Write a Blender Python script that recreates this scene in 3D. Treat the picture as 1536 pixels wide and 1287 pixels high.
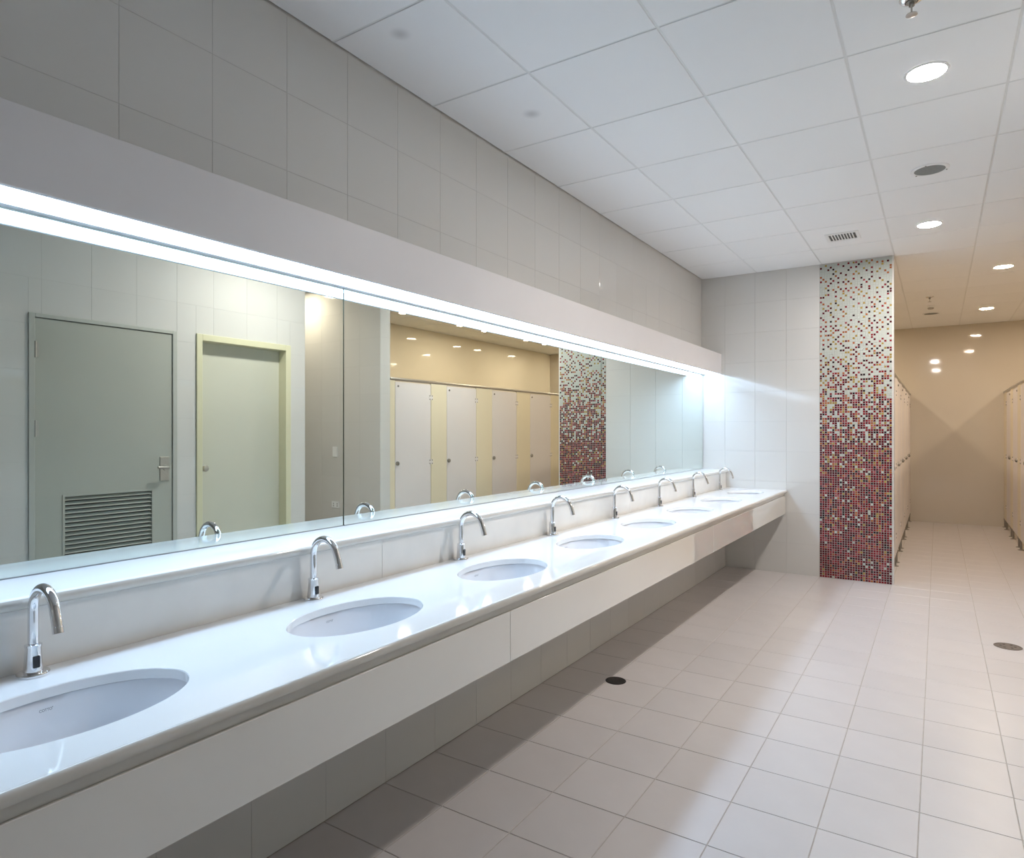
import bpy, math, random
from mathutils import Vector

for _o in list(bpy.data.objects):
    bpy.data.objects.remove(_o, do_unlink=True)
sc = bpy.context.scene
col = sc.collection
PI = math.pi

# ------------------------------------------------------------------ camera, world, exposure
IMG_W, IMG_H, F_PX = 1536.0, 1287.0, 982.0
cam_d = bpy.data.cameras.new('camera')
cam = bpy.data.objects.new('camera', cam_d)
col.objects.link(cam)
cam_d.sensor_fit = 'HORIZONTAL'
cam_d.sensor_width = 36.0
cam_d.lens = 36.0 * F_PX / IMG_W
cam_d.shift_y = (647.0 - IMG_H / 2) / IMG_W
cam_d.clip_start = 0.05
cam.location = (2.128, 0.0, 1.42)
cam.rotation_euler = (PI / 2, 0, math.radians(33.05))
sc.camera = cam

world = bpy.data.worlds.new('world')
sc.world = world
world.use_nodes = True
world.node_tree.nodes['Background'].inputs[0].default_value = (0.05, 0.05, 0.05, 1)
world.node_tree.nodes['Background'].inputs[1].default_value = 0.0

sc.view_settings.view_transform = 'Standard'
sc.view_settings.look = 'None'
sc.view_settings.exposure = 0.14
sc.view_settings.gamma = 1.0
sc.view_settings.use_curve_mapping = False
sc.cycles.max_bounces = 10
sc.cycles.diffuse_bounces = 6
sc.cycles.glossy_bounces = 6
sc.cycles.sample_clamp_indirect = 30.0
sc.cycles.caustics_reflective = True
sc.cycles.caustics_refractive = False
sc.cycles.blur_glossy = 0.3

# lamp strengths (radiance of the glowing faces)
STRIP_COL, STRIP_E = (0.52, 0.725, 1.0), 14.2
NEUT_COL, NEUT_E = (1.0, 0.94, 0.895), 560.0
WARM_COL, WARM_E = (1.0, 0.82, 0.635), 130.0
AISLE_E, PASS_E = 240.0, 200.0

# ------------------------------------------------------------------ dimensions
CEIL = 3.05
Y0, YE, YB = -1.9, 7.0, 12.15        # wall behind the camera, end wall, back of the cubicle aisle
XR = 2.93                            # wall with the doors
XC = 4.85                            # wall behind the right cubicles
XP = 5.6                             # far end of the passage
ROWL, ROWR = 1.76, 2.95              # faces of the cubicle rows
COUNTER = 0.833
YS = -0.15                           # near end of the washbasin counter, mirror and light box

# ------------------------------------------------------------------ materials
def mat(name, colr, rough=0.5, metal=0.0, spec=0.5, coat=0.0, vary=0.0, noise=0.0, nscale=4.0, bump=0.0, bscale=60.0,
        emit=None, estr=0.0, coat_rough=0.03, dark=None):
    m = bpy.data.materials.new(name)
    m.use_nodes = True
    nt = m.node_tree
    b = nt.nodes['Principled BSDF']
    b.inputs['Base Color'].default_value = (*colr, 1)
    b.inputs['Roughness'].default_value = rough
    b.inputs['Metallic'].default_value = metal
    b.inputs['Specular IOR Level'].default_value = spec
    b.inputs['Coat Weight'].default_value = coat
    b.inputs['Coat Roughness'].default_value = coat_rough
    if emit:
        b.inputs['Emission Color'].default_value = (*emit, 1)
        b.inputs['Emission Strength'].default_value = estr
    src = None
    tc = nt.nodes.new('ShaderNodeTexCoord')
    if noise > 0:
        n = nt.nodes.new('ShaderNodeTexNoise')
        n.inputs['Scale'].default_value = nscale
        n.inputs['Detail'].default_value = 5
        nt.links.new(tc.outputs['Object'], n.inputs['Vector'])
        r = nt.nodes.new('ShaderNodeValToRGB')
        r.color_ramp.elements[0].position = 0.35
        r.color_ramp.elements[1].position = 0.65
        dk = dark or tuple(c * (1 - noise) for c in colr)
        r.color_ramp.elements[0].color = (*dk, 1)
        r.color_ramp.elements[1].color = (*colr, 1)
        nt.links.new(n.outputs['Fac'], r.inputs['Fac'])
        src = r.outputs['Color']
    if vary > 0:
        oi = nt.nodes.new('ShaderNodeObjectInfo')
        mr = nt.nodes.new('ShaderNodeMapRange')
        mr.inputs['To Min'].default_value = 1 - vary
        mr.inputs['To Max'].default_value = 1 + vary
        nt.links.new(oi.outputs['Random'], mr.inputs['Value'])
        hs = nt.nodes.new('ShaderNodeHueSaturation')
        hs.inputs['Color'].default_value = (*colr, 1)
        if src:
            nt.links.new(src, hs.inputs['Color'])
        nt.links.new(mr.outputs['Result'], hs.inputs['Value'])
        src = hs.outputs['Color']
    if src:
        nt.links.new(src, b.inputs['Base Color'])
    if bump > 0:
        n2 = nt.nodes.new('ShaderNodeTexNoise')
        n2.inputs['Scale'].default_value = bscale
        n2.inputs['Detail'].default_value = 3
        nt.links.new(tc.outputs['Object'], n2.inputs['Vector'])
        bp = nt.nodes.new('ShaderNodeBump')
        bp.inputs['Strength'].default_value = bump
        bp.inputs['Distance'].default_value = 0.004
        nt.links.new(n2.outputs['Fac'], bp.inputs['Height'])
        nt.links.new(bp.outputs['Normal'], b.inputs['Normal'])
    return m

def stained_mat(name, colr, spot, rad):
    """ceiling panel with one round grey smudge (object coordinates)"""
    m = mat(name, colr, 0.9, spec=0.2)
    nt = m.node_tree
    b = nt.nodes['Principled BSDF']
    tc = nt.nodes.new('ShaderNodeTexCoord')
    d = nt.nodes.new('ShaderNodeVectorMath'); d.operation = 'DISTANCE'
    d.inputs[1].default_value = spot
    nt.links.new(tc.outputs['Object'], d.inputs[0])
    mr = nt.nodes.new('ShaderNodeMapRange')
    mr.interpolation_type = 'SMOOTHSTEP'
    mr.inputs['From Max'].default_value = rad
    nt.links.new(d.outputs['Value'], mr.inputs['Value'])
    mx = nt.nodes.new('ShaderNodeMix'); mx.data_type = 'RGBA'
    mx.inputs['A'].default_value = (*[c * 0.72 for c in colr], 1)
    mx.inputs['B'].default_value = (*colr, 1)
    nt.links.new(mr.outputs['Result'], mx.inputs['Factor'])
    nt.links.new(mx.outputs['Result'], b.inputs['Base Color'])
    return m

M = {}
M['wall_tile'] = mat('glazed_wall_tile', (0.63, 0.62, 0.595), 0.075, spec=0.5, vary=0.012, bump=0.02, bscale=3)
M['wall_plain'] = mat('glazed_wall', (0.62, 0.61, 0.585), 0.10, spec=0.5, noise=0.03, nscale=1.5, bump=0.02, bscale=3)
M['wall_cream'] = mat('cream_glazed_wall', (0.74, 0.685, 0.57), 0.04, spec=0.5, noise=0.03, nscale=1.5, bump=0.015, bscale=3)
M['wall_back'] = mat('beige_glazed_wall', (0.56, 0.51, 0.43), 0.05, spec=0.5, noise=0.03, nscale=1.5, bump=0.015, bscale=3)
M['wall_grout'] = mat('wall_grout', (0.575, 0.565, 0.54), 0.9, noise=0.1, nscale=20)
M['floor_tile'] = mat('matt_floor_tile', (0.585, 0.55, 0.54), 0.28, spec=0.4, vary=0.025, noise=0.03, nscale=6, bump=0.03, bscale=40)
M['floor_grout'] = mat('floor_grout', (0.50, 0.455, 0.41), 0.9, noise=0.15, nscale=25)
M['ceil'] = mat('ceiling_board', (0.81, 0.81, 0.81), 0.9, spec=0.2, vary=0.015, bump=0.08, bscale=220)
M['ceil_grid'] = mat('ceiling_grid_metal', (0.70, 0.70, 0.69), 0.45, spec=0.4, noise=0.02)
M['ceil_slab'] = mat('ceiling_slab', (0.30, 0.30, 0.30), 0.9, noise=0.1)
M['stone'] = mat('white_engineered_stone', (0.89, 0.89, 0.885), 0.06, spec=0.5, noise=0.03, nscale=3)
M['stone_edge'] = mat('polished_stone_edge', (0.67, 0.64, 0.585), 0.10, spec=0.5, noise=0.05, nscale=5)
M['stone_splash'] = mat('polished_cream_stone', (0.80, 0.78, 0.74), 0.10, spec=0.5, noise=0.07, nscale=5)
M['apron'] = mat('glossy_cream_panel', (0.78, 0.755, 0.70), 0.03, spec=0.9, coat=1.0, coat_rough=0.004, noise=0.03, nscale=2)
M['apron'].node_tree.nodes['Principled BSDF'].inputs['Coat IOR'].default_value = 1.8
M['ceramic'] = mat('white_vitreous_china', (0.86, 0.865, 0.89), 0.07, spec=0.5, noise=0.01)
M['chrome'] = mat('polished_chrome', (0.80, 0.80, 0.81), 0.05, metal=1.0, noise=0.02, nscale=30)
M['satin'] = mat('satin_steel', (0.50, 0.48, 0.45), 0.32, metal=1.0, noise=0.05, nscale=40)
M['dull_metal'] = mat('dull_grey_metal', (0.30, 0.28, 0.25), 0.45, metal=0.7, noise=0.1, nscale=30)
M['black'] = mat('black_glass', (0.015, 0.015, 0.02), 0.08, noise=0.1)
M['rubber'] = mat('black_rubber', (0.02, 0.02, 0.02), 0.6, noise=0.1)
M['mirror'] = mat('silvered_glass', (0.80, 0.865, 0.825), 0.0, metal=1.0, noise=0.004, nscale=1)
M['mirror_edge'] = mat('mirror_edge_channel', (0.35, 0.36, 0.37), 0.3, metal=0.8, noise=0.05)
M['fascia'] = mat('white_painted_board', (0.70, 0.68, 0.685), 0.45, spec=0.4, noise=0.02)
M['trim_white'] = mat('white_plastic', (0.78, 0.78, 0.78), 0.4, noise=0.02)
M['strip'] = mat('lit_diffuser', (0.9, 0.9, 0.9), 0.5, emit=STRIP_COL, estr=STRIP_E)
M['lamp_neutral'] = mat('lit_lens_neutral', (0.9, 0.9, 0.9), 0.5, emit=NEUT_COL, estr=NEUT_E)
M['lamp_aisle'] = mat('lit_lens_aisle', (0.9, 0.9, 0.9), 0.5, emit=WARM_COL, estr=AISLE_E)
M['lamp_passage'] = mat('lit_lens_passage', (0.9, 0.9, 0.9), 0.5, emit=(1.0, 0.84, 0.66), estr=PASS_E)
M['lamp_warm'] = mat('lit_lens_warm', (0.9, 0.9, 0.9), 0.5, emit=WARM_COL, estr=WARM_E)
M['door_grey'] = mat('grey_painted_steel', (0.44, 0.45, 0.40), 0.40, noise=0.03, nscale=2)
M['frame_grey'] = mat('grey_painted_frame', (0.48, 0.49, 0.45), 0.40, noise=0.03, nscale=2)
M['door_cream'] = mat('pale_cream_laminate', (0.58, 0.58, 0.49), 0.40, noise=0.03, nscale=2)
M['frame_cream'] = mat('cream_painted_frame', (0.66, 0.64, 0.45), 0.40, noise=0.03, nscale=2)
M['stall_door'] = mat('pinkish_white_laminate', (0.71, 0.665, 0.65), 0.35, noise=0.02, nscale=2)
M['stall_pale'] = mat('pale_laminate', (0.76, 0.70, 0.655), 0.35, noise=0.02, nscale=2)
M['stall_pil'] = mat('cream_laminate', (0.74, 0.66, 0.49), 0.35, noise=0.02, nscale=2)
M['speaker'] = mat('speaker_cloth', (0.24, 0.25, 0.245), 0.8, bump=0.4, bscale=400, noise=0.1, nscale=80)
M['drain'] = mat('drain_plate', (0.17, 0.15, 0.145), 0.4, metal=0.6, noise=0.2, nscale=30)
M['drain_dark'] = mat('dark_drain_plate', (0.025, 0.022, 0.02), 0.5, metal=0.4, noise=0.3, nscale=30)
M['ink'] = mat('grey_print', (0.12, 0.12, 0.14), 0.5, noise=0.05)
M['slot'] = mat('vent_slot', (0.10, 0.10, 0.10), 0.8, noise=0.1)
MOS = [mat('mosaic_white', (0.50, 0.53, 0.49), 0.25, spec=0.3, noise=0.06, nscale=60),
       mat('mosaic_maroon', (0.105, 0.004, 0.012), 0.25, spec=0.25, noise=0.4, nscale=60),
       mat('mosaic_dark_red', (0.24, 0.010, 0.018), 0.25, spec=0.25, noise=0.3, nscale=60),
       mat('mosaic_rose', (0.36, 0.075, 0.09), 0.25, spec=0.25, noise=0.3, nscale=60),
       mat('mosaic_orange', (0.42, 0.13, 0.04), 0.25, spec=0.25, noise=0.3, nscale=60),
       mat('mosaic_olive', (0.40, 0.28, 0.06), 0.25, spec=0.25, noise=0.3, nscale=60),
       mat('mosaic_black', (0.022, 0.012, 0.016), 0.25, spec=0.25, noise=0.3, nscale=60)]
M['mos_grout'] = mat('mosaic_grout', (0.50, 0.48, 0.45), 0.8, noise=0.06, nscale=30)

# ------------------------------------------------------------------ helpers
WL = {}

def tag(o, label, cat, group=None, kind=None):
    o['label'] = label
    if cat:
        o['category'] = cat
    if group:
        o['group'] = group
    if kind:
        o['kind'] = kind
    return o

def empty(name, loc, label, cat, group=None, kind=None):
    o = bpy.data.objects.new(name, None)
    o.empty_display_size = 0.1
    o.location = loc
    col.objects.link(o)
    WL[o] = Vector(loc)
    return tag(o, label, cat, group, kind)

class MB:
    """collects shapes in world (or local) coordinates"""
    def __init__(s):
        s.v, s.f, s.mi, s.cur = [], [], [], 0
    def add(s, vs, fs):
        b = len(s.v)
        s.v += [tuple(p) for p in vs]
        s.f += [tuple(i + b for i in f) for f in fs]
        s.mi += [s.cur] * len(fs)
        return s
    def box(s, x0, x1, y0, y1, z0, z1, c=0.0):
        if c <= 0:
            s.add([(x0, y0, z0), (x1, y0, z0), (x1, y1, z0), (x0, y1, z0), (x0, y0, z1), (x1, y0, z1), (x1, y1, z1), (x0, y1, z1)],
                  [(0, 3, 2, 1), (4, 5, 6, 7), (0, 1, 5, 4), (1, 2, 6, 5), (2, 3, 7, 6), (3, 0, 4, 7)])
            return s
        vs, idx = [], {}
        X, Y, Z = (x0, x1), (y0, y1), (z0, z1)
        for i in (0, 1):
            for j in (0, 1):
                for k in (0, 1):
                    sx, sy, sz = (c, -c)[i], (c, -c)[j], (c, -c)[k]
                    for a, p in enumerate(((X[i], Y[j] + sy, Z[k] + sz), (X[i] + sx, Y[j], Z[k] + sz), (X[i] + sx, Y[j] + sy, Z[k]))):
                        idx[(i, j, k, a)] = len(vs); vs.append(p)
        I = idx
        fs = []
        for i in (0, 1):
            q = [I[(i, 0, 0, 0)], I[(i, 1, 0, 0)], I[(i, 1, 1, 0)], I[(i, 0, 1, 0)]]
            fs.append(q if i else q[::-1])
            q = [I[(0, i, 0, 1)], I[(1, i, 0, 1)], I[(1, i, 1, 1)], I[(0, i, 1, 1)]]
            fs.append(q[::-1] if i else q)
            q = [I[(0, 0, i, 2)], I[(1, 0, i, 2)], I[(1, 1, i, 2)], I[(0, 1, i, 2)]]
            fs.append(q if i else q[::-1])
        for i in (0, 1):
            for j in (0, 1):
                q = [I[(i, j, 0, 0)], I[(i, j, 1, 0)], I[(i, j, 1, 1)], I[(i, j, 0, 1)]]
                fs.append(q if i == j else q[::-1])
                q = [I[(i, 0, j, 0)], I[(i, 1, j, 0)], I[(i, 1, j, 2)], I[(i, 0, j, 2)]]
                fs.append(q[::-1] if i == j else q)
                q = [I[(0, i, j, 1)], I[(1, i, j, 1)], I[(1, i, j, 2)], I[(0, i, j, 2)]]
                fs.append(q if i == j else q[::-1])
                for k in (0, 1):
                    q = [I[(i, j, k, 0)], I[(i, j, k, 1)], I[(i, j, k, 2)]]
                    fs.append(q if (i + j + k) % 2 else q[::-1])
        s.add(vs, fs)
        return s
    def lathe(s, prof, n=32, axis='Z', o=(0, 0, 0), sx=1.0, sy=1.0, caps=True):
        """prof: list of (radius, height)"""
        vs, fs = [], []
        for r, h in prof:
            for i in range(n):
                a = 2 * PI * i / n
                p = (r * math.cos(a) * sx, r * math.sin(a) * sy, h)
                if axis == 'X':
                    p = (p[2], p[0], p[1])
                elif axis == 'Y':
                    p = (p[0], p[2], p[1])
                vs.append((p[0] + o[0], p[1] + o[1], p[2] + o[2]))
        for k in range(len(prof) - 1):
            for i in range(n):
                j = (i + 1) % n
                fs.append((k * n + i, k * n + j, (k + 1) * n + j, (k + 1) * n + i))
        if caps:
            fs.append(tuple(range(n))[::-1])
            fs.append(tuple((len(prof) - 1) * n + i for i in range(n)))
        s.add(vs, fs)
        return s
    def tube(s, pts, rads, n=16, caps=True):
        pts = [Vector(p) for p in pts]
        vs, fs = [], []
        prev = None
        for k, p in enumerate(pts):
            t = (pts[min(k + 1, len(pts) - 1)] - pts[max(k - 1, 0)]).normalized()
            if prev is None:
                u = t.orthogonal().normalized()
            else:
                u = (prev - t * prev.dot(t)).normalized()
            prev = u
            w = t.cross(u)
            r = rads[k] if isinstance(rads, (list, tuple)) else rads
            for i in range(n):
                a = 2 * PI * i / n
                vs.append(p + u * (r * math.cos(a)) + w * (r * math.sin(a)))
        for k in range(len(pts) - 1):
            for i in range(n):
                j = (i + 1) % n
                fs.append((k * n + i, k * n + j, (k + 1) * n + j, (k + 1) * n + i))
        if caps:
            fs.append(tuple(range(n))[::-1])
            fs.append(tuple((len(pts) - 1) * n + i for i in range(n)))
        s.add(vs, fs)
        return s
    def extrude_y(s, prof, y0, y1, closed=True):
        """prof: list of (x, z) swept along Y"""
        n = len(prof)
        vs = [(x, y0, z) for x, z in prof] + [(x, y1, z) for x, z in prof]
        fs = [(i, (i + 1) % n, n + (i + 1) % n, n + i) for i in range(n if closed else n - 1)]
        if closed:
            fs += [tuple(range(n))[::-1], tuple(range(n, 2 * n))]
        s.add(vs, fs)
        return s
    def mesh(s, name, mats, smooth=None, off=(0, 0, 0)):
        me = bpy.data.meshes.new(name)
        me.from_pydata([(x - off[0], y - off[1], z - off[2]) for x, y, z in s.v], [], s.f)
        for m in (mats if isinstance(mats, (list, tuple)) else [mats]):
            me.materials.append(m)
        if len(me.materials) > 1:
            me.polygons.foreach_set('material_index', s.mi)
        if smooth:
            me.polygons.foreach_set('use_smooth', [True] * len(me.polygons))
            me.set_sharp_from_angle(angle=math.radians(smooth))
        me.update()
        return me
    def build(s, name, mats, parent=None, smooth=None, at=None):
        """mesh object from world coordinates; origin at `at` or the parent's place"""
        off = Vector(at) if at is not None else (WL[parent] if parent is not None else Vector((0, 0, 0)))
        me = s.mesh(name, mats, smooth, off)
        return place(name, me, off, parent)

def place(name, me, loc, parent=None):
    o = bpy.data.objects.new(name, me)
    loc = Vector(loc)
    WL[o] = loc
    if parent is not None:
        o.parent = parent
        o.location = loc - WL[parent]
    else:
        o.location = loc
    col.objects.link(o)
    return o

def copy_tree(root, loc, label, parent=None):
    c = root.copy()
    c.location = Vector(loc)
    col.objects.link(c)
    WL[c] = Vector(loc)
    if label:
        c['label'] = label
    for ch in list(root.children):
        d = ch.copy(); col.objects.link(d); d.parent = c
        WL[d] = WL[c] + ch.location
        for g in list(ch.children):
            e = g.copy(); col.objects.link(e); e.parent = d
    return c

# --- tiles: (normal axis, sign) -> local frame u, v, n
FR = {'X+': ((0, 1, 0), (0, 0, 1), (1, 0, 0)), 'X-': ((0, 1, 0), (0, 0, 1), (-1, 0, 0)),
      'Y-': ((1, 0, 0), (0, 0, 1), (0, -1, 0)), 'Y+': ((1, 0, 0), (0, 0, 1), (0, 1, 0)),
      'Z+': ((1, 0, 0), (0, 1, 0), (0, 0, 1)), 'Z-': ((1, 0, 0), (0, 1, 0), (0, 0, -1))}
TILE_CACHE = {}

def tile_shape(mb, fr, o, du, dv, d, c):
    u, v, n = [Vector(a) for a in FR[fr]]
    o = Vector(o)
    P = lambda a, b, h: o + u * a + v * b + n * h
    vs = [P(0, 0, -d), P(du, 0, -d), P(du, dv, -d), P(0, dv, -d),
          P(0, 0, -c), P(du, 0, -c), P(du, dv, -c), P(0, dv, -c),
          P(c, c, 0), P(du - c, c, 0), P(du - c, dv - c, 0), P(c, dv - c, 0)]
    fs = []
    for k in (0, 4):
        for i in range(4):
            j = (i + 1) % 4
            fs.append((k + i, k + j, k + 4 + j, k + 4 + i))
    fs.append((8, 9, 10, 11))
    if u.cross(v).dot(n) < 0:
        fs = [f[::-1] for f in fs]
    mb.add(vs, fs)

def sub_rect(r, h):
    a0, a1, b0, b1 = r
    c0, c1, d0, d1 = h
    if c0 >= a1 or c1 <= a0 or d0 >= b1 or d1 <= b0:
        return [r]
    out = []
    if c0 > a0: out.append((a0, c0, b0, b1))
    if c1 < a1: out.append((c1, a1, b0, b1))
    m0, m1 = max(a0, c0), min(a1, c1)
    if d0 > b0: out.append((m0, m1, b0, d0))
    if d1 < b1: out.append((m0, m1, d1, b1))
    return out

def grid(a, b, start, step):
    k = math.ceil((a - start) / step + 1e-6)
    out = [a]
    while start + k * step < b - 1e-6:
        if start + k * step > a + 0.004:
            out.append(start + k * step)
        k += 1
    out.append(b)
    return out

def tile_field(parent, name, fr, plane, ul, vl, m, gap, d=0.008, c=0.0012, holes=(), as_obj=lambda u, v: True, stuff_name=None):
    """tiles between grid lines ul x vl on the plane; those picked by as_obj are objects, the rest one joined part"""
    st = MB(); ns = 0; no = 0
    for i in range(len(ul) - 1):
        for j in range(len(vl) - 1):
            rects = [(ul[i], ul[i + 1], vl[j], vl[j + 1])]
            for h in holes:
                rects = [q for r in rects for q in sub_rect(r, h)]
            for r in rects:
                du, dv = r[1] - r[0] - gap, r[3] - r[2] - gap
                if du < 0.012 or dv < 0.012:
                    continue
                a, b = r[0] + gap / 2, r[2] + gap / 2
                o = {'X': (plane, a, b), 'Y': (a, plane, b), 'Z': (a, b, plane)}[fr[0]]
                if as_obj((r[0] + r[1]) / 2, (r[2] + r[3]) / 2):
                    key = (fr, round(du, 4), round(dv, 4), d, c, m.name)
                    if key not in TILE_CACHE:
                        mb = MB(); tile_shape(mb, fr, (0, 0, 0), du, dv, d, c)
                        TILE_CACHE[key] = mb.mesh(name, m)
                    place(name, TILE_CACHE[key], o, parent); no += 1
                else:
                    tile_shape(st, fr, o, du, dv, d, c); ns += 1
    if ns:
        s = st.build(stuff_name or name + '_field', m, parent)
        s['kind'] = 'stuff'
    return no, ns

GX, GY, GZ = 0.3035, 0.3125, 0.3045
FX0, FY0 = 0.2495, 2.56
ORD = ['first', 'second', 'third', 'fourth', 'fifth', 'sixth', 'seventh', 'eighth', 'ninth', 'tenth']

# ================================================================== SETTING
# ---- floor
fl = MB().box(-0.15, XP + 0.1, Y0 - 0.1, YB + 0.1, -0.12, -0.0025).build('floor', M['floor_grout'], at=(0, 0, 0))
tag(fl, 'floor of square matt beige tiles with thin grout lines', 'floor', kind='structure')
near = lambda u, v: 0.25 < u < 3.2 and 1.4 < v < 7.0
tile_field(fl, 'floor_tile', 'Z+', 0.0, grid(0.256, XP, FX0, GX), grid(Y0, YB, FY0, GY), M['floor_tile'], 0.0035,
           d=0.006, c=0.001, as_obj=near, stuff_name='far_floor_tiles')

# ---- ceiling: slab, exposed grid, lay-in panels
CXS, CYS, CX0, CY0 = 0.611, 0.6457, 1.79, 1.889
ce = MB().box(-0.15, XP + 0.1, Y0 - 0.1, YB + 0.1, CEIL + 0.03, CEIL + 0.15).build('ceiling', M['ceil_slab'], at=(0, 0, CEIL))
tag(ce, 'suspended ceiling of square white panels in a thin metal grid', 'ceiling', kind='structure')
cxl = grid(0.0, XP, CX0, CXS)
cyl = grid(Y0, YB, CY0, CYS)
g = MB()
for x in cxl[1:-1]:
    g.box(x - 0.011, x + 0.011, Y0, YB, CEIL + 0.003, CEIL + 0.03)
for y in cyl[1:-1]:
    g.box(0, XP, y - 0.011, y + 0.011, CEIL + 0.0034, CEIL + 0.03)
g.build('ceiling_grid', M['ceil_grid'], ce)
tile_field(ce, 'ceiling_panel', 'Z-', CEIL, cxl, cyl, M['ceil'], 0.010, d=0.018, c=0.002,
           as_obj=lambda u, v: v > 0.6 and not (u > XC))
for o in list(ce.children):       # two panels with a grey smudge
    for q, (sx, sy, rad) in enumerate(((0.278, 2.001, 0.055), (0.379, 2.874, 0.06))):
        if o.name.startswith('ceiling_panel') and o.get('kind') is None:
            ox, oy = WL[o].x, WL[o].y
            if ox <= sx < ox + CXS and oy <= sy < oy + CYS:
                o.data = o.data.copy()
                o.data.materials[0] = stained_mat('stained_board_%d' % q, (0.81, 0.81, 0.81), (sx - ox, sy - oy, 0), rad)

# ---- left wall: upper plane behind the mirror, boxed-out lower plane under the ledge
wl = MB().box(-0.12, -0.0012, Y0 - 0.1, YB + 0.1, 0, CEIL + 0.03).build('wall_left', M['wall_grout'], at=(0, 0, 0))
tag(wl, 'tiled wall above and behind the long mirror', 'wall', kind='structure')
tile_field(wl, 'wall_tile', 'X+', 0.0, grid(Y0, YE, 1.036, GY), grid(2.1315, CEIL, 0, GZ), M['wall_tile'], 0.0013, d=0.003, c=0.0004,
           as_obj=lambda u, v: u > 0.4)
MB().box(-0.003, 0.0, YE + 0.12, YB, 0, CEIL).build('cubicle_back_lining', M['wall_cream'], wl)
wll = MB().box(0.0, 0.2538, YS, YE, 0, 0.985).build('wall_left_lower', M['wall_grout'], at=(0, 0, 0))
tag(wll, 'low boxed-out tiled wall under the washbasin counter', 'wall', kind='structure')
tile_field(wll, 'wall_tile', 'X+', 0.255, grid(YS, YE, 1.3235, 0.3095), [0, GZ, 2 * GZ, 0.80], M['wall_tile'], 0.0013, d=0.003, c=0.0004,
           as_obj=lambda u, v: u > 0.8 and v < 0.32)

# ---- end wall with the mosaic strip
we = MB().box(0.0, 1.786, YE + 0.003, YE + 0.12, 0, CEIL + 0.03).build('wall_end', M['wall_tile'], at=(0.9, YE, 0))
tag(we, 'white glazed end wall at the far end of the counter with a mosaic strip', 'wall', kind='structure')
tile_field(we, 'wall_tile', 'Y-', YE, [0.0] + [FX0 + GX * k for k in range(4)], grid(0, CEIL, 0, GZ), M['wall_tile'], 0.0018, d=0.003, c=0.0006)
rng = random.Random(7)
mo = MB()
MX0, MX1, NC = 1.160, 1.772, 28
pitch = (MX1 - MX0) / NC
NR = int(CEIL / pitch)
def p_col(z):
    pts = [(0, .97), (1.1, .955), (1.28, .90), (1.47, .78), (1.74, .64), (2.0, .50), (2.2, .36), (2.42, .25), (3.1, .22)]
    for (a, pa), (b, pb) in zip(pts, pts[1:]):
        if z <= b:
            return pa + (pb - pa) * (z - a) / (b - a)
    return .22
taken = {}
mo.cur = 0
mo.box(MX0, MX1, YE - 0.0005, YE + 0.003, 0, CEIL)
mo.mi = [7] * len(mo.mi)
for j in range(NR):
    z = (j + .5) * pitch
    p = p_col(z)
    order = list(range(NC)); rng.shuffle(order)
    for i in order:
        c = 0
        pp = p
        kk = min(max((.62 - p) / .35, 0), 1)
        if kk > 0:                 # loose dots keep apart from each other
            nb = sum(taken.get((i + a, j + b), 0) > 0 for a, b in ((-1, 0), (1, 0), (0, -1)))
            pp = p * (1 + .6 * kk) if nb == 0 else p * (1 - .75 * kk)
        if rng.random() < pp:
            lo = min(max((2.3 - z) / 1.6, 0), 1)
            w = [.30 * (1 - lo) + .40 * lo, .14 * (1 - lo) + .32 * lo, .06 * (1 - lo) + .09 * lo, .18 * (1 - lo) + .07 * lo, .20 * (1 - lo) + .025 * lo, .12 * (1 - lo) + .095 * lo]
            c = rng.choices([1, 2, 3, 4, 5, 6], w)[0]
        taken[(i, j)] = c
        s = (0.0038 + 0.0020 * (1 - p)) if c else 0.0016
        mo.cur = c
        tile_shape(mo, 'Y-', (MX0 + i * pitch + s / 2, YE - 0.003, j * pitch + s / 2), pitch - s, pitch - s, 0.003, 0.0012)
ms = mo.build('mosaic_strip', MOS + [M['mos_grout']], we)
ms['kind'] = 'stuff'
ms['label'] = 'strip of tiny red, ochre and white mosaic tiles fading to white upwards'

# ---- wall with the two doors
D1 = (1.874, 2.877, 2.205)
D2 = (3.037, 3.951, 2.21)
w = MB()
for y0, y1, z0 in ((Y0, D1[0], 0), (D1[0], D1[1], D1[2]), (D1[1], D2[0], 0), (D2[0], D2[1], D2[2]), (D2[1], 4.12, 0)):
    w.box(XR + 0.0012, XR + 0.14, y0, y1, z0, CEIL + 0.03)
wr = w.build('wall_right', M['wall_grout'], at=(XR, 1.0, 0))
tag(wr, 'tiled wall with a grey louvred door and a cream door', 'wall', kind='structure')
tile_field(wr, 'wall_tile', 'X-', XR, grid(Y0, 4.12, 4.12, 0.31), grid(0, CEIL, 0, GZ), M['wall_tile'], 0.0013, d=0.003, c=0.0004,
           holes=((D1[0], D1[1], 0, D1[2]), (D2[0], D2[1], 0, D2[2])), as_obj=lambda u, v: u > 1.2 and v > 0.3)
tile_field(wr, 'wall_tile', 'Y+', 4.123, grid(XR, XR + 0.14, XR, 0.31), grid(0, CEIL, 0, GZ), M['wall_tile'], 0.0013, d=0.003, c=0.0004,
           as_obj=lambda u, v: False, stuff_name='wall_end_tiles')

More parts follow.
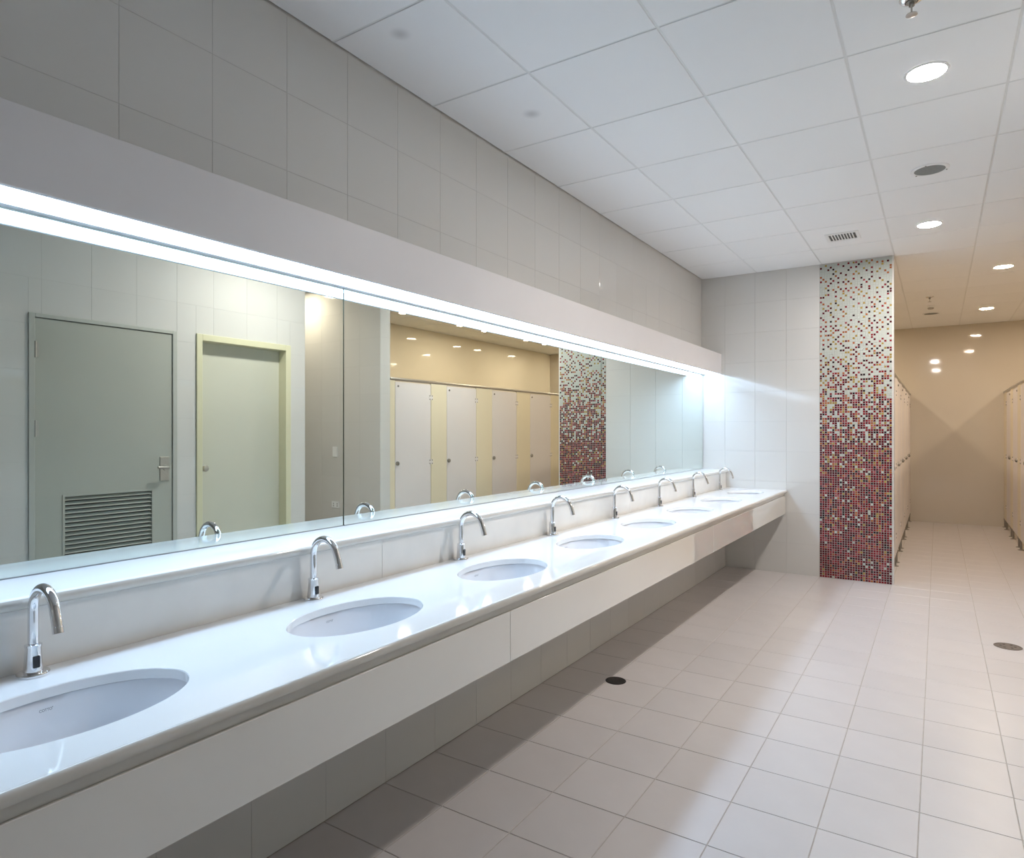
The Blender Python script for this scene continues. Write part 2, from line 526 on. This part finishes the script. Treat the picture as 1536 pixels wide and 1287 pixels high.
# ---- passage beside the cubicles
wp = MB().box(XR + 0.0012, XP, 5.1212, 5.267, 0, CEIL + 0.03).build('wall_passage', M['wall_grout'], at=(XR, 5.12, 0))
tag(wp, 'tiled side wall of the passage, washed by a warm downlight', 'wall', kind='structure')
tile_field(wp, 'wall_tile', 'Y-', 5.12, grid(XR, XP, XR, 0.31), grid(0, CEIL, 0, GZ), M['wall_tile'], 0.0013, d=0.003, c=0.0004,
           as_obj=lambda u, v: u < 4.6 and v > 0.3)
tile_field(wp, 'wall_tile', 'X-', XR, [5.12, 5.27], grid(0, CEIL, 0, GZ), M['wall_tile'], 0.0013, d=0.003, c=0.0004,
           as_obj=lambda u, v: v > 0.3)
MB().box(XR + 0.003, XC, 5.267, 5.27, 0, CEIL).build('cubicle_side_lining', M['wall_cream'], wp)
o = MB().box(XR + 0.14, XP, 3.98, 4.12, 0, CEIL + 0.03).build('wall_passage_near', M['wall_plain'], at=(XR, 4.1, 0))
tag(o, 'near side wall of the passage behind the cream door', 'wall', kind='structure')
o = MB().box(XP, XP + 0.1, 3.9, 5.4, 0, CEIL + 0.03).build('wall_passage_end', M['wall_plain'], at=(XP, 4.6, 0))
tag(o, 'plain wall closing the far end of the passage', 'wall', kind='structure')
# ---- cubicle walls
o = MB().box(XC, XC + 0.1, 5.2, YB + 0.1, 0, CEIL + 0.03).build('wall_cubicles', M['wall_cream'], at=(XC, 8, 0))
tag(o, 'cream glazed wall rising above the right-hand row of cubicle doors', 'wall', kind='structure')
o = MB().box(-0.1, XC + 0.1, YB, YB + 0.1, 0, CEIL + 0.03).build('wall_back', M['wall_back'], at=(2.3, YB, 0))
tag(o, 'cream glazed back wall at the end of the cubicle aisle', 'wall', kind='structure')
o = MB().box(0.0, 1.74, YE + 0.12, YE + 0.123, 0, CEIL).build('wall_end_rear', M['wall_cream'], at=(0.9, YE + 0.12, 0))
tag(o, 'cream rear face of the mosaic wall inside the first cubicle', 'wall', kind='structure')
o = MB().box(-0.1, XR + 0.14, Y0 - 0.1, Y0, 0, CEIL + 0.03).build('wall_front', M['wall_plain'], at=(1.5, Y0, 0))
tag(o, 'plain light wall behind the camera', 'wall', kind='structure')

# ---- doors
def hinge_mesh():
    m = MB().lathe([(0.009, -0.055), (0.009, 0.055)], 12, 'Z')
    m.box(-0.003, 0.004, -0.02, 0.02, -0.05, 0.05)
    return m
d1 = empty('door_1', (XR, (D1[0] + D1[1]) / 2, 0), 'grey steel door with a louvred vent and a lever handle', 'door', kind='structure')
f = MB()
f.box(XR - 0.012, XR + 0.12, D1[0], D1[0] + 0.036, 0, D1[2], .002)
f.box(XR - 0.012, XR + 0.12, D1[1] - 0.036, D1[1], 0, D1[2], .002)
f.box(XR - 0.012, XR + 0.12, D1[0] + 0.036, D1[1] - 0.036, D1[2] - 0.026, D1[2], .002)
f.box(XR + 0.05, XR + 0.12, D1[0] + 0.03, D1[1] - 0.03, 0, D1[2] - 0.01)
f.build('door_frame', M['frame_grey'], d1)
LY0, LY1, LZ0, LZ1 = 2.087, 2.684, 0.36, 0.972
lf = MB()
ya, yb = D1[0] + 0.040, D1[1] - 0.040
for b in ((ya, yb, LZ1, 2.174), (ya, yb, 0.008, LZ0), (ya, LY0, LZ0, LZ1), (LY1, yb, LZ0, LZ1)):
    lf.box(XR - 0.002, XR + 0.043, *b)
leaf = lf.build('door_leaf', M['door_grey'], d1)
lv = MB()
lv.box(XR - 0.006, XR + 0.03, LY0 - 0.012, LY0 + 0.002, LZ0 - 0.012, LZ1 + 0.012)
lv.box(XR - 0.006, XR + 0.03, LY1 - 0.002, LY1 + 0.012, LZ0 - 0.012, LZ1 + 0.012)
lv.box(XR - 0.006, XR + 0.03, LY0 + 0.002, LY1 - 0.002, LZ0 - 0.012, LZ0 + 0.002)
lv.box(XR - 0.006, XR + 0.03, LY0 + 0.002, LY1 - 0.002, LZ1 - 0.002, LZ1 + 0.012)
louv = lv.build('louvre', M['door_grey'], d1)
sl = MB().extrude_y([(-0.004, -0.012), (-0.002, -0.0135), (0.026, 0.0045), (0.024, 0.007)], LY0 + 0.003 - LY0, LY1 - 0.003 - LY0)
MB().box(XR + 0.036, XR + 0.042, LY0, LY1, LZ0, LZ1).build('gap_shade_backing', M['slot'], louv)  # dark sheet added behind the slats, its colour stands in for shade in the gaps
slm = sl.mesh('slat', M['door_grey'])
k = 0
while LZ0 + 0.018 + k * 0.0305 < LZ1 - 0.012:
    place('slat', slm, (XR, LY0, LZ0 + 0.018 + k * 0.0305), louv); k += 1
hm = hinge_mesh().mesh('hinge', M['satin'], 40)
for z in (1.964, 1.438, 0.35):
    place('hinge', hm, (XR - 0.006, D1[0] + 0.038, z), d1)
hp = MB().box(XR - 0.008, XR - 0.001, 2.742, 2.814, 1.04, 1.224, .002).build('handle_plate', M['satin'], d1)
h = MB().lathe([(0.024, -0.016), (0.024, -0.008)], 20, 'X', (XR, 2.785, 1.14))
h.tube([(XR - 0.008, 2.785, 1.14), (XR - 0.05, 2.785, 1.14), (XR - 0.058, 2.778, 1.14), (XR - 0.06, 2.765, 1.142), (XR - 0.058, 2.70, 1.146)], [0.011, 0.011, 0.011, 0.011, 0.009], 12)
h.build('lever', M['satin'], hp, 40)

d2 = empty('door_2', (XR, (D2[0] + D2[1]) / 2, 0), 'plain cream door set back in a yellow-cream frame', 'door', kind='structure')
f = MB()
f.box(XR - 0.015, XR + 0.14, D2[0], D2[0] + 0.048, 0, D2[2], .002)
f.box(XR - 0.015, XR + 0.14, D2[1] - 0.055, D2[1], 0, D2[2], .002)
f.box(XR - 0.015, XR + 0.14, D2[0] + 0.048, D2[1] - 0.055, D2[2] - 0.052, D2[2], .002)
f.build('door_frame', M['frame_cream'], d2)
MB().box(XR + 0.085, XR + 0.125, D2[0] + 0.049, D2[1] - 0.056, 0.006, D2[2] - 0.054, .001).build('door_leaf', M['door_cream'], d2)
MB().lathe([(0.030, 0.084), (0.030, 0.078), (0.013, 0.074), (0.012, 0.05), (0.026, 0.04), (0.028, 0.024), (0.02, 0.014), (0.004, 0.012)], 24, 'X', (XR, 3.137, 1.115)).build('door_knob', M['satin'], d2, 40)

# ---- switch and socket on the passage wall
def wall_plate(name, x, z, wdt, hgt, label, cat, holes):
    e = empty(name, (x, 5.12, z), label, cat)
    pl = MB().box(x - wdt / 2, x + wdt / 2, 5.112, 5.12, z - hgt / 2, z + hgt / 2, .002).build('plate', M['trim_white'], e)
    for dx, dz, ww, hh, mt in holes:
        MB().box(x + dx - ww / 2, x + dx + ww / 2, 5.1105, 5.113, z + dz - hh / 2, z + dz + hh / 2).build('rocker' if ww > .02 else 'socket_slot', mt, pl)
wall_plate('light_switch', 3.63, 1.19, 0.075, 0.115, 'white switch plate on the passage wall above the socket', 'switch', [(0, 0, .03, .05, M['trim_white'])])
wall_plate('power_socket', 3.62, 0.591, 0.12, 0.075, 'white double socket low on the passage wall', 'socket',
           [(-.03, .012, .006, .014, M['black']), (-.03, -.012, .006, .014, M['black']), (.03, .012, .006, .014, M['black']), (.03, -.012, .006, .014, M['black'])])

# ================================================================== VANITY
SINKS = [0.655 + 0.835 * i for i in range(8)]
TAPS = [0.694 + 0.8455 * i for i in range(8)]
SX, SA, SB = 0.574, 0.158, 0.250

vc = empty('vanity_counter', (0.55, 2.5, 0.595), 'long white stone washbasin counter with eight oval cut-outs and a glossy apron', 'counter')
ct = MB()
XB, XF = 0.256, 0.850
for i, sy in enumerate(SINKS):
    ya = YS if i == 0 else (SINKS[i - 1] + sy) / 2
    yb = YE - 0.001 if i == 7 else (SINKS[i + 1] + sy) / 2
    angs = [2 * PI * k / 72 for k in range(72)]
    for cx_, cy_ in ((XB, ya), (XF, ya), (XF, yb), (XB, yb)):
        angs.append(math.atan2((cy_ - sy) / SB, (cx_ - SX) / SA) % (2 * PI))
    angs = sorted(set(round(a, 6) for a in angs))
    inner, low, outer, arris = [], [], [], []
    for a in angs:
        dx, dy = SA * math.cos(a), SB * math.sin(a)
        t = 1e9
        if dx > 1e-9: t = min(t, (XF - SX) / dx)
        if dx < -1e-9: t = min(t, (XB - SX) / dx)
        if dy > 1e-9: t = min(t, (yb - sy) / dy)
        if dy < -1e-9: t = min(t, (ya - sy) / dy)
        outer.append((SX + dx * t, sy + dy * t, COUNTER))
        inner.append((SX + dx * 1.012, sy + dy * 1.008, COUNTER))
        arris.append((SX + dx, sy + dy, COUNTER - 0.002))
        low.append((SX + dx, sy + dy, COUNTER - 0.024))
    n = len(angs)
    vs = outer + inner + arris + low
    fs = []
    for k in range(n):
        j = (k + 1) % n
        for a in range(3):
            fs.append((a * n + k, a * n + j, (a + 1) * n + j, (a + 1) * n + k))
    ct.add(vs, fs)
nose = [(XF, COUNTER)]
for k in range(1, 7):
    a = PI / 2 * (1 - k / 6)
    nose.append((XF + 0.012 * math.cos(a), COUNTER - 0.012 + 0.012 * math.sin(a)))
nose += [(0.862, 0.814), (0.8595, 0.809), (0.8555, 0.807), (0.853, 0.806), (0.838, 0.806), (0.838, 0.777), (0.80, 0.777), (0.80, 0.806)]
ct.build('countertop', M['stone'], vc, 35)
MB().extrude_y(nose, YS, YE - 0.001, closed=False).build('rounded_edge', M['stone_edge'], vc, 35)
APJ = [YS, 1.960, 4.49, YE - 0.002]
for a, b in zip(APJ, APJ[1:]):
    MB().box(0.826, 0.846, a + 0.0008, b - 0.0008, 0.595, 0.7765, .0012).build('apron_panel', M['apron'], vc)

MB().box(0.256, 0.8255, YS, YS + 0.018, 0.595, 0.8055).build('end_panel', M['apron'], vc)

# ledge and splashback
lg = empty('splash_ledge', (0.14, 2.5, 0.988), 'white stone ledge running under the mirror', 'ledge')
pr = [(0.0045, 0.988), (0.268, 0.988)]
for k in range(0, 9):
    a = -PI / 2 + PI * k / 8
    pr.append((0.266 + 0.015 * math.cos(a), 1.004 + 0.016 * math.sin(a)))
pr += [(0.0045, 1.02)]
lm = MB().extrude_y(pr, YS, YE - 0.001)
for q, fc in enumerate(lm.f):
    if len(fc) == 4:
        zc = sum(lm.v[i][2] for i in fc) / 4; xc = sum(lm.v[i][0] for i in fc) / 4
        lm.mi[q] = 1 if xc > 0.262 and zc < 1.017 else 0
lm.build('slab', [M['stone'], M['stone_edge']], lg, 40)
sp = empty('splashback', (0.255, 2.5, COUNTER), 'low pale stone splashback between the counter and the ledge', 'splashback')
for a, b in zip([YS, 1.917, 4.445, YE - 0.001], [1.917, 4.445, YE - 0.001]):
    MB().box(0.2555, 0.2595, a + 0.0008, b - 0.0008, COUNTER + 0.0002, 0.9878, .0008).build('stone_panel', M['stone_splash'], sp)

# mirrors
for a, b, lab in ((YS + 0.002, 1.9300, 'nearest mirror panel, reflecting the grey and cream doors'),
                  (1.9360, 4.4600, 'middle mirror panel, reflecting the row of cubicle doors'),
                  (4.4660, YE - 0.015, 'farthest mirror panel, reflecting the pale end wall')):
    e = empty('wall_mirror', (0.004, (a + b) / 2, 1.021), lab, 'mirror', 'mirror panels above the ledge')
    MB().box(0.004, 0.020, a, b, 1.023, 2.0245).build('glass', M['mirror'], e)
    MB().box(0.004, 0.0225, a, b, 1.0205, 1.0235).build('edge_channel', M['mirror_edge'], e)

# light box above the mirrors
vl = empty('vanity_light', (0.1, 2.5, 2.025), 'long white light box with a glowing strip above the mirrors', 'light')
hb = MB()
hb.box(0.196, 0.212, YS, YE - 0.001, 2.025, 2.235, .0015)
hb.box(0.0005, 0.196, YS, YE - 0.001, 2.220, 2.235)
hb.box(0.0005, 0.196, YS, YS + 0.012, 2.025, 2.220)
hb.build('housing', M['fascia'], vl)
MB().box(0.0005, 0.047, YS, YE - 0.001, 2.0262, 2.07).build('back_rail', M['trim_white'], vl)
MB().box(0.049, 0.194, YS + 0.012, YE - 0.012, 2.055, 2.060).build('diffuser', M['strip'], vl)

# ---- basins
BP = [(1.075, 0.0), (1.045, -0.003), (1.03, -0.02), (1.01, -0.045), (0.985, -0.072), (0.94, -0.098), (0.86, -0.12), (0.72, -0.136), (0.50, -0.146), (0.25, -0.151), (0.11, -0.153)]
ZR = COUNTER - 0.0245
def rho(z):
    for (r0, z0), (r1, z1) in zip(BP, BP[1:]):
        if z1 <= z <= z0:
            return r0 + (r1 - r0) * (z - z0) / (z1 - z0)
    return 0.1
b0 = empty('wash_basin', (SX, SINKS[0], ZR), '', 'basin', 'oval undermount basins')
out = [(r + 0.045, z - 0.012) for r, z in BP[::-1]]
out[-1] = (1.12, -0.001)
bm = MB().lathe(BP + out, 64, 'Z', (0, 0, 0), SA, SB, caps=False)
# (inner rim joined to the outer shell at both ends)
n = 64
L = len(BP + out)
bm.f.append(tuple(range(n))) if False else None
for k in range(n):
    j = (k + 1) % n
    bm.f.append((k, (L - 1) * n + k, (L - 1) * n + j, j)); bm.mi.append(0)
place('bowl', bm.mesh('bowl', M['ceramic'], 50), WL[b0], b0)
dr = MB().lathe([(0.032, -0.156), (0.032, -0.151), (0.029, -0.1495), (0.022, -0.1505), (0.020, -0.154)], 28)
dr.lathe([(0.019, -0.154), (0.019, -0.149), (0.014, -0.147)], 24)
place('drain_plug', dr.mesh('drain_plug', M['chrome'], 35), WL[b0], b0)
# maker's name printed on the inside of the bowl
tc_ = bpy.data.curves.new('name_text', 'FONT')
tc_.body = 'COTTO'
tc_.align_x = 'CENTER'; tc_.align_y = 'CENTER'
tc_.size = 0.0082
tc_.space_character = 0.95
tc_.resolution_u = 4
to = bpy.data.objects.new('name_text', tc_)
col.objects.link(to)
bpy.context.view_layer.update()
tm = bpy.data.meshes.new_from_object(to.evaluated_get(bpy.context.evaluated_depsgraph_get()))
bpy.data.objects.remove(to, do_unlink=True)
tv = [v.co.copy() for v in tm.vertices]
tf = [tuple(p.vertices) for p in tm.polygons]
# small degree mark after the name
rr = []
for k in range(12):
    a = 2 * PI * k / 12
    rr.append(Vector((0.0149 + 0.0010 * math.cos(a), 0.0036 + 0.0010 * math.sin(a), 0)))
tf.append(tuple(range(len(tv), len(tv) + 12)))
tv += rr
nm = MB()
vs = []
for v in tv:
    z = -0.0275 + v.y
    yy = 0.020 + v.x * 0.92
    r = rho(z)
    s = max(-1, min(1, yy / (r * SB)))
    x = -SA * r * math.sqrt(1 - s * s)
    vs.append((x + 0.0007, yy, z))
nm.add(vs, tf)
place('maker_name', nm.mesh('maker_name', M['ink']), WL[b0], b0)
b0['label'] = 'nearest oval white basin, cut off by the left edge of the photo'
for i in range(1, 8):
    lab = {7: 'farthest oval white basin, beside the end wall'}.get(i, '%s oval white basin counted from the camera end of the counter' % ORD[i])
    copy_tree(b0, (SX, SINKS[i], ZR), lab)

# ---- taps
TX = 0.298
t0 = empty('sensor_tap', (TX, TAPS[0], COUNTER), 'nearest chrome gooseneck sensor tap', 'tap', 'chrome sensor taps')
def part(name, mb, m, par, sm=40):
    return place(name, mb.mesh(name, m, sm), WL[t0], par)
part('flange', MB().lathe([(0.0335, 0.0003), (0.034, 0.002), (0.034, 0.006), (0.0325, 0.0085), (0.020, 0.0098)], 32), M['chrome'], t0)
body = part('body', MB().lathe([(0.0205, 0.0095), (0.0203, 0.013), (0.0185, 0.035), (0.0172, 0.058), (0.0168, 0.068)], 32), M['chrome'], t0)
part('sensor_window', MB().box(0.0150, 0.0212, -0.0075, 0.0075, 0.020, 0.048, .0015), M['black'], body, None)
part('collar', MB().lathe([(0.0168, 0.068), (0.0182, 0.0685), (0.0182, 0.0735), (0.0165, 0.0745), (0.0125, 0.076)], 32), M['chrome'], t0)
path = [(0, 0, 0.074), (0, 0, 0.10), (0, 0, 0.13), (0, 0, 0.155)]
for k in range(1, 22):
    a = PI - math.radians(150) * k / 21
    path.append((0.0585 + 0.0585 * math.cos(a), 0, 0.157 + 0.0585 * math.sin(a)))
ex, ez = path[-1][0], path[-1][2]
for k in range(1, 7):
    q = k / 6
    path.append((ex + 0.026 * (q - 0.22 * q * q) , 0, ez - 0.054 * q))
part('spout', MB().tube(path, 0.0115, 20), M['chrome'], t0)
e0, e1 = Vector(path[-2]), Vector(path[-1])
dd = (e1 - e0).normalized()
part('aerator', MB().tube([e1 - dd * 0.004, e1 - dd * 0.0035, e1 + dd * 0.011, e1 + dd * 0.0115], [0.0114, 0.0121, 0.0121, 0.0105], 20), M['chrome'], t0)
for i in range(1, 8):
    lab = {7: 'farthest chrome gooseneck sensor tap, beside the end wall'}.get(i, '%s chrome gooseneck sensor tap counted from the camera end' % ORD[i])
    copy_tree(t0, (TX, TAPS[i], COUNTER), lab)

# ================================================================== CUBICLES
def partition(label, xf, sgn, y0, y1, doors, dw, depth, pm):
    """xf: face plane, sgn: direction the doors face"""
    T = 0.02
    bx = lambda a, b: (min(xf - sgn * a, xf - sgn * b), max(xf - sgn * a, xf - sgn * b))
    e = empty('toilet_partition', (xf, (y0 + y1) / 2, 0), label, 'partition')
    edges = [y0] + [v for d in doors for v in (d, d + dw)] + [y1]
    foot = MB()
    foot.lathe([(0.033, 0.0005), (0.033, 0.006), (0.012, 0.012), (0.011, 0.10), (0.016, 0.105), (0.016, 0.135)], 16)
    fm = foot.mesh('foot', M['dull_metal'], 40)
    for k in range(0, len(edges), 2):
        a, b = edges[k], edges[k + 1]
        p = MB().box(*bx(0, T), a + 0.002, b - 0.002, 0.125, 1.985, .0015).build('pilaster', pm, e)
        ys = [a + 0.06, b - 0.06] if b - a > 0.22 else [(a + b) / 2]
        for y in ys:
            place('foot', fm, (xf - sgn * T / 2, y, 0), p)
        if 0 < k < len(edges) - 2:     # divider between two cubicles
            m_ = (a + b) / 2
            MB().box(*bx(T, depth), m_ - 0.009, m_ + 0.009, 0.125, 1.985).build('divider', M['stall_pil'], e)
    for d in doors:
        dp = MB().box(*bx(0.001, T - 0.001), d + 0.004, d + dw - 0.004, 0.125, 1.972, .0015).build('stall_door', M['stall_door'], e)
        hs, ls = d + dw, d + 0.028
        for z in (1.82, 1.06, 0.33):
            hg = MB()
            hg.box(*bx(-0.002, 0.002), hs - 0.034, hs + 0.034, z - 0.028, z + 0.028)
            for dy in (-0.02, 0.02):
                for dz in (-0.02, 0.02):
                    hg.lathe([(0.008, 0.0), (0.008, 0.004), (0.005, 0.006)] if sgn > 0 else [(0.005, -0.006), (0.008, -0.004), (0.008, 0.0)], 10, 'X', (xf, hs + dy, z + dz))
            # keep the plate pale and the screw heads dark
            for q in range(len(hg.mi)):
                hg.mi[q] = 0 if q < 6 else 1
            hg.build('hinge', [M['stall_door'], M['dull_metal']], dp)
        kb = [(0.024, 0.0), (0.024, 0.012), (0.021, 0.020), (0.008, 0.024)]
        if sgn < 0:
            kb = [(r, -h) for r, h in kb]
        MB().lathe(kb, 20, 'X', (xf, ls + 0.004, 1.062)).build('lock_knob', M['dull_metal'], dp, 40)
        bt = [(0.012, 0.0), (0.012, 0.006), (0.007, 0.010)]
        if sgn < 0:
            bt = [(r, -h) for r, h in bt]
        MB().lathe(bt, 14, 'X', (xf, d + 0.05, 1.925)).build('bolt_cap', M['dull_metal'], dp, 40)
    rl = MB().tube([(xf - sgn * 0.01, y0 + 0.001, 2.001), (xf - sgn * 0.01, y1 - 0.002, 2.001)], 0.0185, 18).build('head_rail', M['satin'], e, 40)
    MB().tube([(xf - sgn * 0.01, y0 - 0.004, 2.001), (xf - sgn * 0.01, y0 + 0.012, 2.001)], 0.0205, 18).build('end_cap', M['rubber'], rl, 40)
    return e
partition('row of pale cubicle doors facing the basins, on the right of the aisle', ROWR, -1, 5.275, YB, [5.37, 6.28, 7.255, 8.235, 9.195, 10.155, 11.115], 0.612, XC - ROWR, M['stall_pil'])
partition('row of pale cubicle doors behind the mosaic wall, on the left of the aisle', ROWL, 1, YE + 0.128, YB, [7.27, 8.28, 9.29, 10.30, 11.31], 0.655, 1.74, M['stall_pale'])

# ================================================================== CEILING FITTINGS
def downlight(x, y, warm, label, group):
    key = {0: 'lamp_neutral', 1: 'lamp_warm', 2: 'lamp_aisle', 3: 'lamp_passage'}[int(warm)]
    e = empty('downlight', (x, y, CEIL), label, 'light', group)
    if key not in DL:
        r = MB().lathe([(0.077, -0.0005), (0.090, -0.0005), (0.090, -0.003), (0.084, -0.006), (0.0775, -0.005), (0.077, -0.0005)], 40, caps=False)
        ln = MB().lathe([(0.0765, -0.0012), (0.0765, -0.0035)], 40)
        DL[key] = (r.mesh('trim_ring', M['trim_white'], 40), ln.mesh('lens', M[key]))
    place('trim_ring', DL[key][0], (x, y, CEIL), e)
    place('lens', DL[key][1], (x, y, CEIL), e)
DL = {}
downlight(2.085, 3.515, False, 'largest white downlight in the ceiling, nearest the camera', 'washroom downlights')
downlight(2.070, 6.110, False, 'second white downlight, beyond the ceiling speaker', 'washroom downlights')
downlight(2.670, 8.075, 2, 'warm downlight over the front of the cubicle aisle', 'aisle downlights')
downlight(2.668, 10.70, 2, 'warm downlight over the rear of the cubicle aisle', 'aisle downlights')
for k, y in enumerate((4.80, 6.73, 8.02, 8.67, 9.96, 10.61, 11.88)):
    downlight(4.05, y, 3 if k == 0 else 1, 'warm downlight in the passage beside the tiled wall' if k == 0 else '%s warm downlight above the right-hand cubicles' % ORD[k - 1], 'cubicle downlights')
for k, y in enumerate((7.60, 8.67, 9.96, 10.61, 11.75)):
    downlight(0.72, y, True, '%s warm downlight above the left-hand cubicles' % ORD[k], 'cubicle downlights')

def speaker(x, y, label):
    e = empty('ceiling_speaker', (x, y, CEIL), label, 'speaker', 'ceiling speakers')
    MB().lathe([(0.083, CEIL), (0.104, CEIL), (0.104, CEIL - 0.004), (0.098, CEIL - 0.008), (0.084, CEIL - 0.007), (0.083, CEIL)], 40, 'Z', (x, y, 0), caps=False).build('rim', M['trim_white'], e, 40)
    MB().lathe([(0.084, CEIL - 0.001), (0.084, CEIL - 0.0055), (0.06, CEIL - 0.008), (0.02, CEIL - 0.009)], 40, 'Z', (x, y, 0)).build('grille', M['speaker'], e, 40)
    for a in (0.35, 2.45, 4.5):
        MB().lathe([(0.005, CEIL - 0.005), (0.005, CEIL - 0.0098), (0.003, CEIL - 0.0108)], 8, 'Z', (x + 0.094 * math.cos(a), y + 0.094 * math.sin(a), 0)).build('screw', M['dull_metal'], e)
speaker(2.085, 4.83, 'round grey ceiling speaker between the two white downlights')
speaker(2.050, 10.74, 'round grey ceiling speaker over the cubicle aisle, near the back wall')

def sprinkler(x, y, label):
    e = empty('sprinkler', (x, y, CEIL), label, 'sprinkler', 'fire sprinklers')
    C = CEIL
    MB().lathe([(0.020, C), (0.042, C), (0.042, C - 0.003), (0.034, C - 0.012), (0.022, C - 0.014), (0.020, C)], 28, 'Z', (x, y, 0), caps=False).build('escutcheon', M['chrome'], e, 40)
    MB().lathe([(0.019, C), (0.019, C - 0.016), (0.010, C - 0.018), (0.010, C - 0.030)], 20, 'Z', (x, y, 0)).build('body', M['dull_metal'], e, 40)
    fr = MB()
    for s in (-1, 1):
        fr.tube([(x, y + s * 0.009, C - 0.028), (x, y + s * 0.016, C - 0.040), (x, y + s * 0.010, C - 0.052), (x, y, C - 0.058)], 0.0028, 8)
    fr.build('frame_arms', M['satin'], e, 40)
    MB().lathe([(0.005, C - 0.056), (0.006, C - 0.060), (0.020, C - 0.062), (0.020, C - 0.064), (0.004, C - 0.067)], 24, 'Z', (x, y, 0)).build('deflector', M['satin'], e, 40)
sprinkler(2.045, 2.885, 'fire sprinkler at the top edge of the photo')
sprinkler(2.044, 9.40, 'small fire sprinkler over the cubicle aisle')

e = empty('smoke_detector', (2.049, 10.11, CEIL), 'small round smoke detector behind the aisle sprinkler', 'detector')
MB().lathe([(0.052, CEIL), (0.052, CEIL - 0.014), (0.046, CEIL - 0.022)], 32, 'Z', (2.049, 10.11, 0)).build('base', M['trim_white'], e, 40)
MB().lathe([(0.034, CEIL - 0.022), (0.036, CEIL - 0.034), (0.028, CEIL - 0.044), (0.010, CEIL - 0.047)], 32, 'Z', (2.049, 10.11, 0)).build('sensor_head', M['satin'], e, 40)

e = empty('air_vent', (1.461, 6.095, CEIL), 'small white ceiling air vent with dark slots in front of the mosaic', 'vent')
vx, vy, vw = 1.461, 6.095, 0.125
f = MB()
f.box(vx - vw, vx + vw, vy - vw, vy - vw + 0.032, CEIL - 0.006, CEIL, .002)
f.box(vx - vw, vx + vw, vy + vw - 0.032, vy + vw, CEIL - 0.006, CEIL, .002)
f.box(vx - vw, vx - vw + 0.026, vy - vw + 0.032, vy + vw - 0.032, CEIL - 0.006, CEIL, .002)
f.box(vx + vw - 0.026, vx + vw, vy - vw + 0.032, vy + vw - 0.032, CEIL - 0.006, CEIL, .002)
f.build('frame', M['trim_white'], e)
MB().box(vx - vw + 0.026, vx + vw - 0.026, vy - vw + 0.032, vy + vw - 0.032, CEIL - 0.0012, CEIL - 0.0002).build('dark_backing', M['slot'], e)
vm = MB().box(-0.004, 0.004, -vw + 0.032, vw - 0.032, -0.0062, -0.0012).mesh('slat', M['trim_white'])
for k in range(1, 9):
    place('slat', vm, (vx - vw + 0.026 + (2 * vw - 0.052) * k / 9, vy, CEIL), e)

# ================================================================== FLOOR DRAINS
def drain(x, y, r, mt, label):
    e = empty('floor_drain', (x, y, 0), label, 'drain', 'floor drains')
    MB().lathe([(r * 0.86, 0.0002), (r, 0.0002), (r, 0.002), (r * 0.97, 0.003), (r * 0.88, 0.003), (r * 0.86, 0.0002)], 36, 'Z', (x, y, 0), caps=False).build('rim', mt, e, 40)
    MB().lathe([(r * 0.855, 0.0004), (r * 0.855, 0.0024), (r * 0.8, 0.0026)], 36, 'Z', (x, y, 0)).build('cover', mt, e, 40)
    for k in range(6):
        a = k * PI / 3
        MB().lathe([(r * 0.10, 0.0025), (r * 0.10, 0.0031)], 12, 'Z', (x + r * .5 * math.cos(a), y + r * .5 * math.sin(a), 0)).build('hole', M['rubber'], e)
drain(0.591, 3.445, 0.058, M['drain_dark'], 'dark round floor drain at the edge of the counter shadow')
drain(2.515, 5.405, 0.078, M['drain'], 'grey round floor drain in the open floor near the right edge')
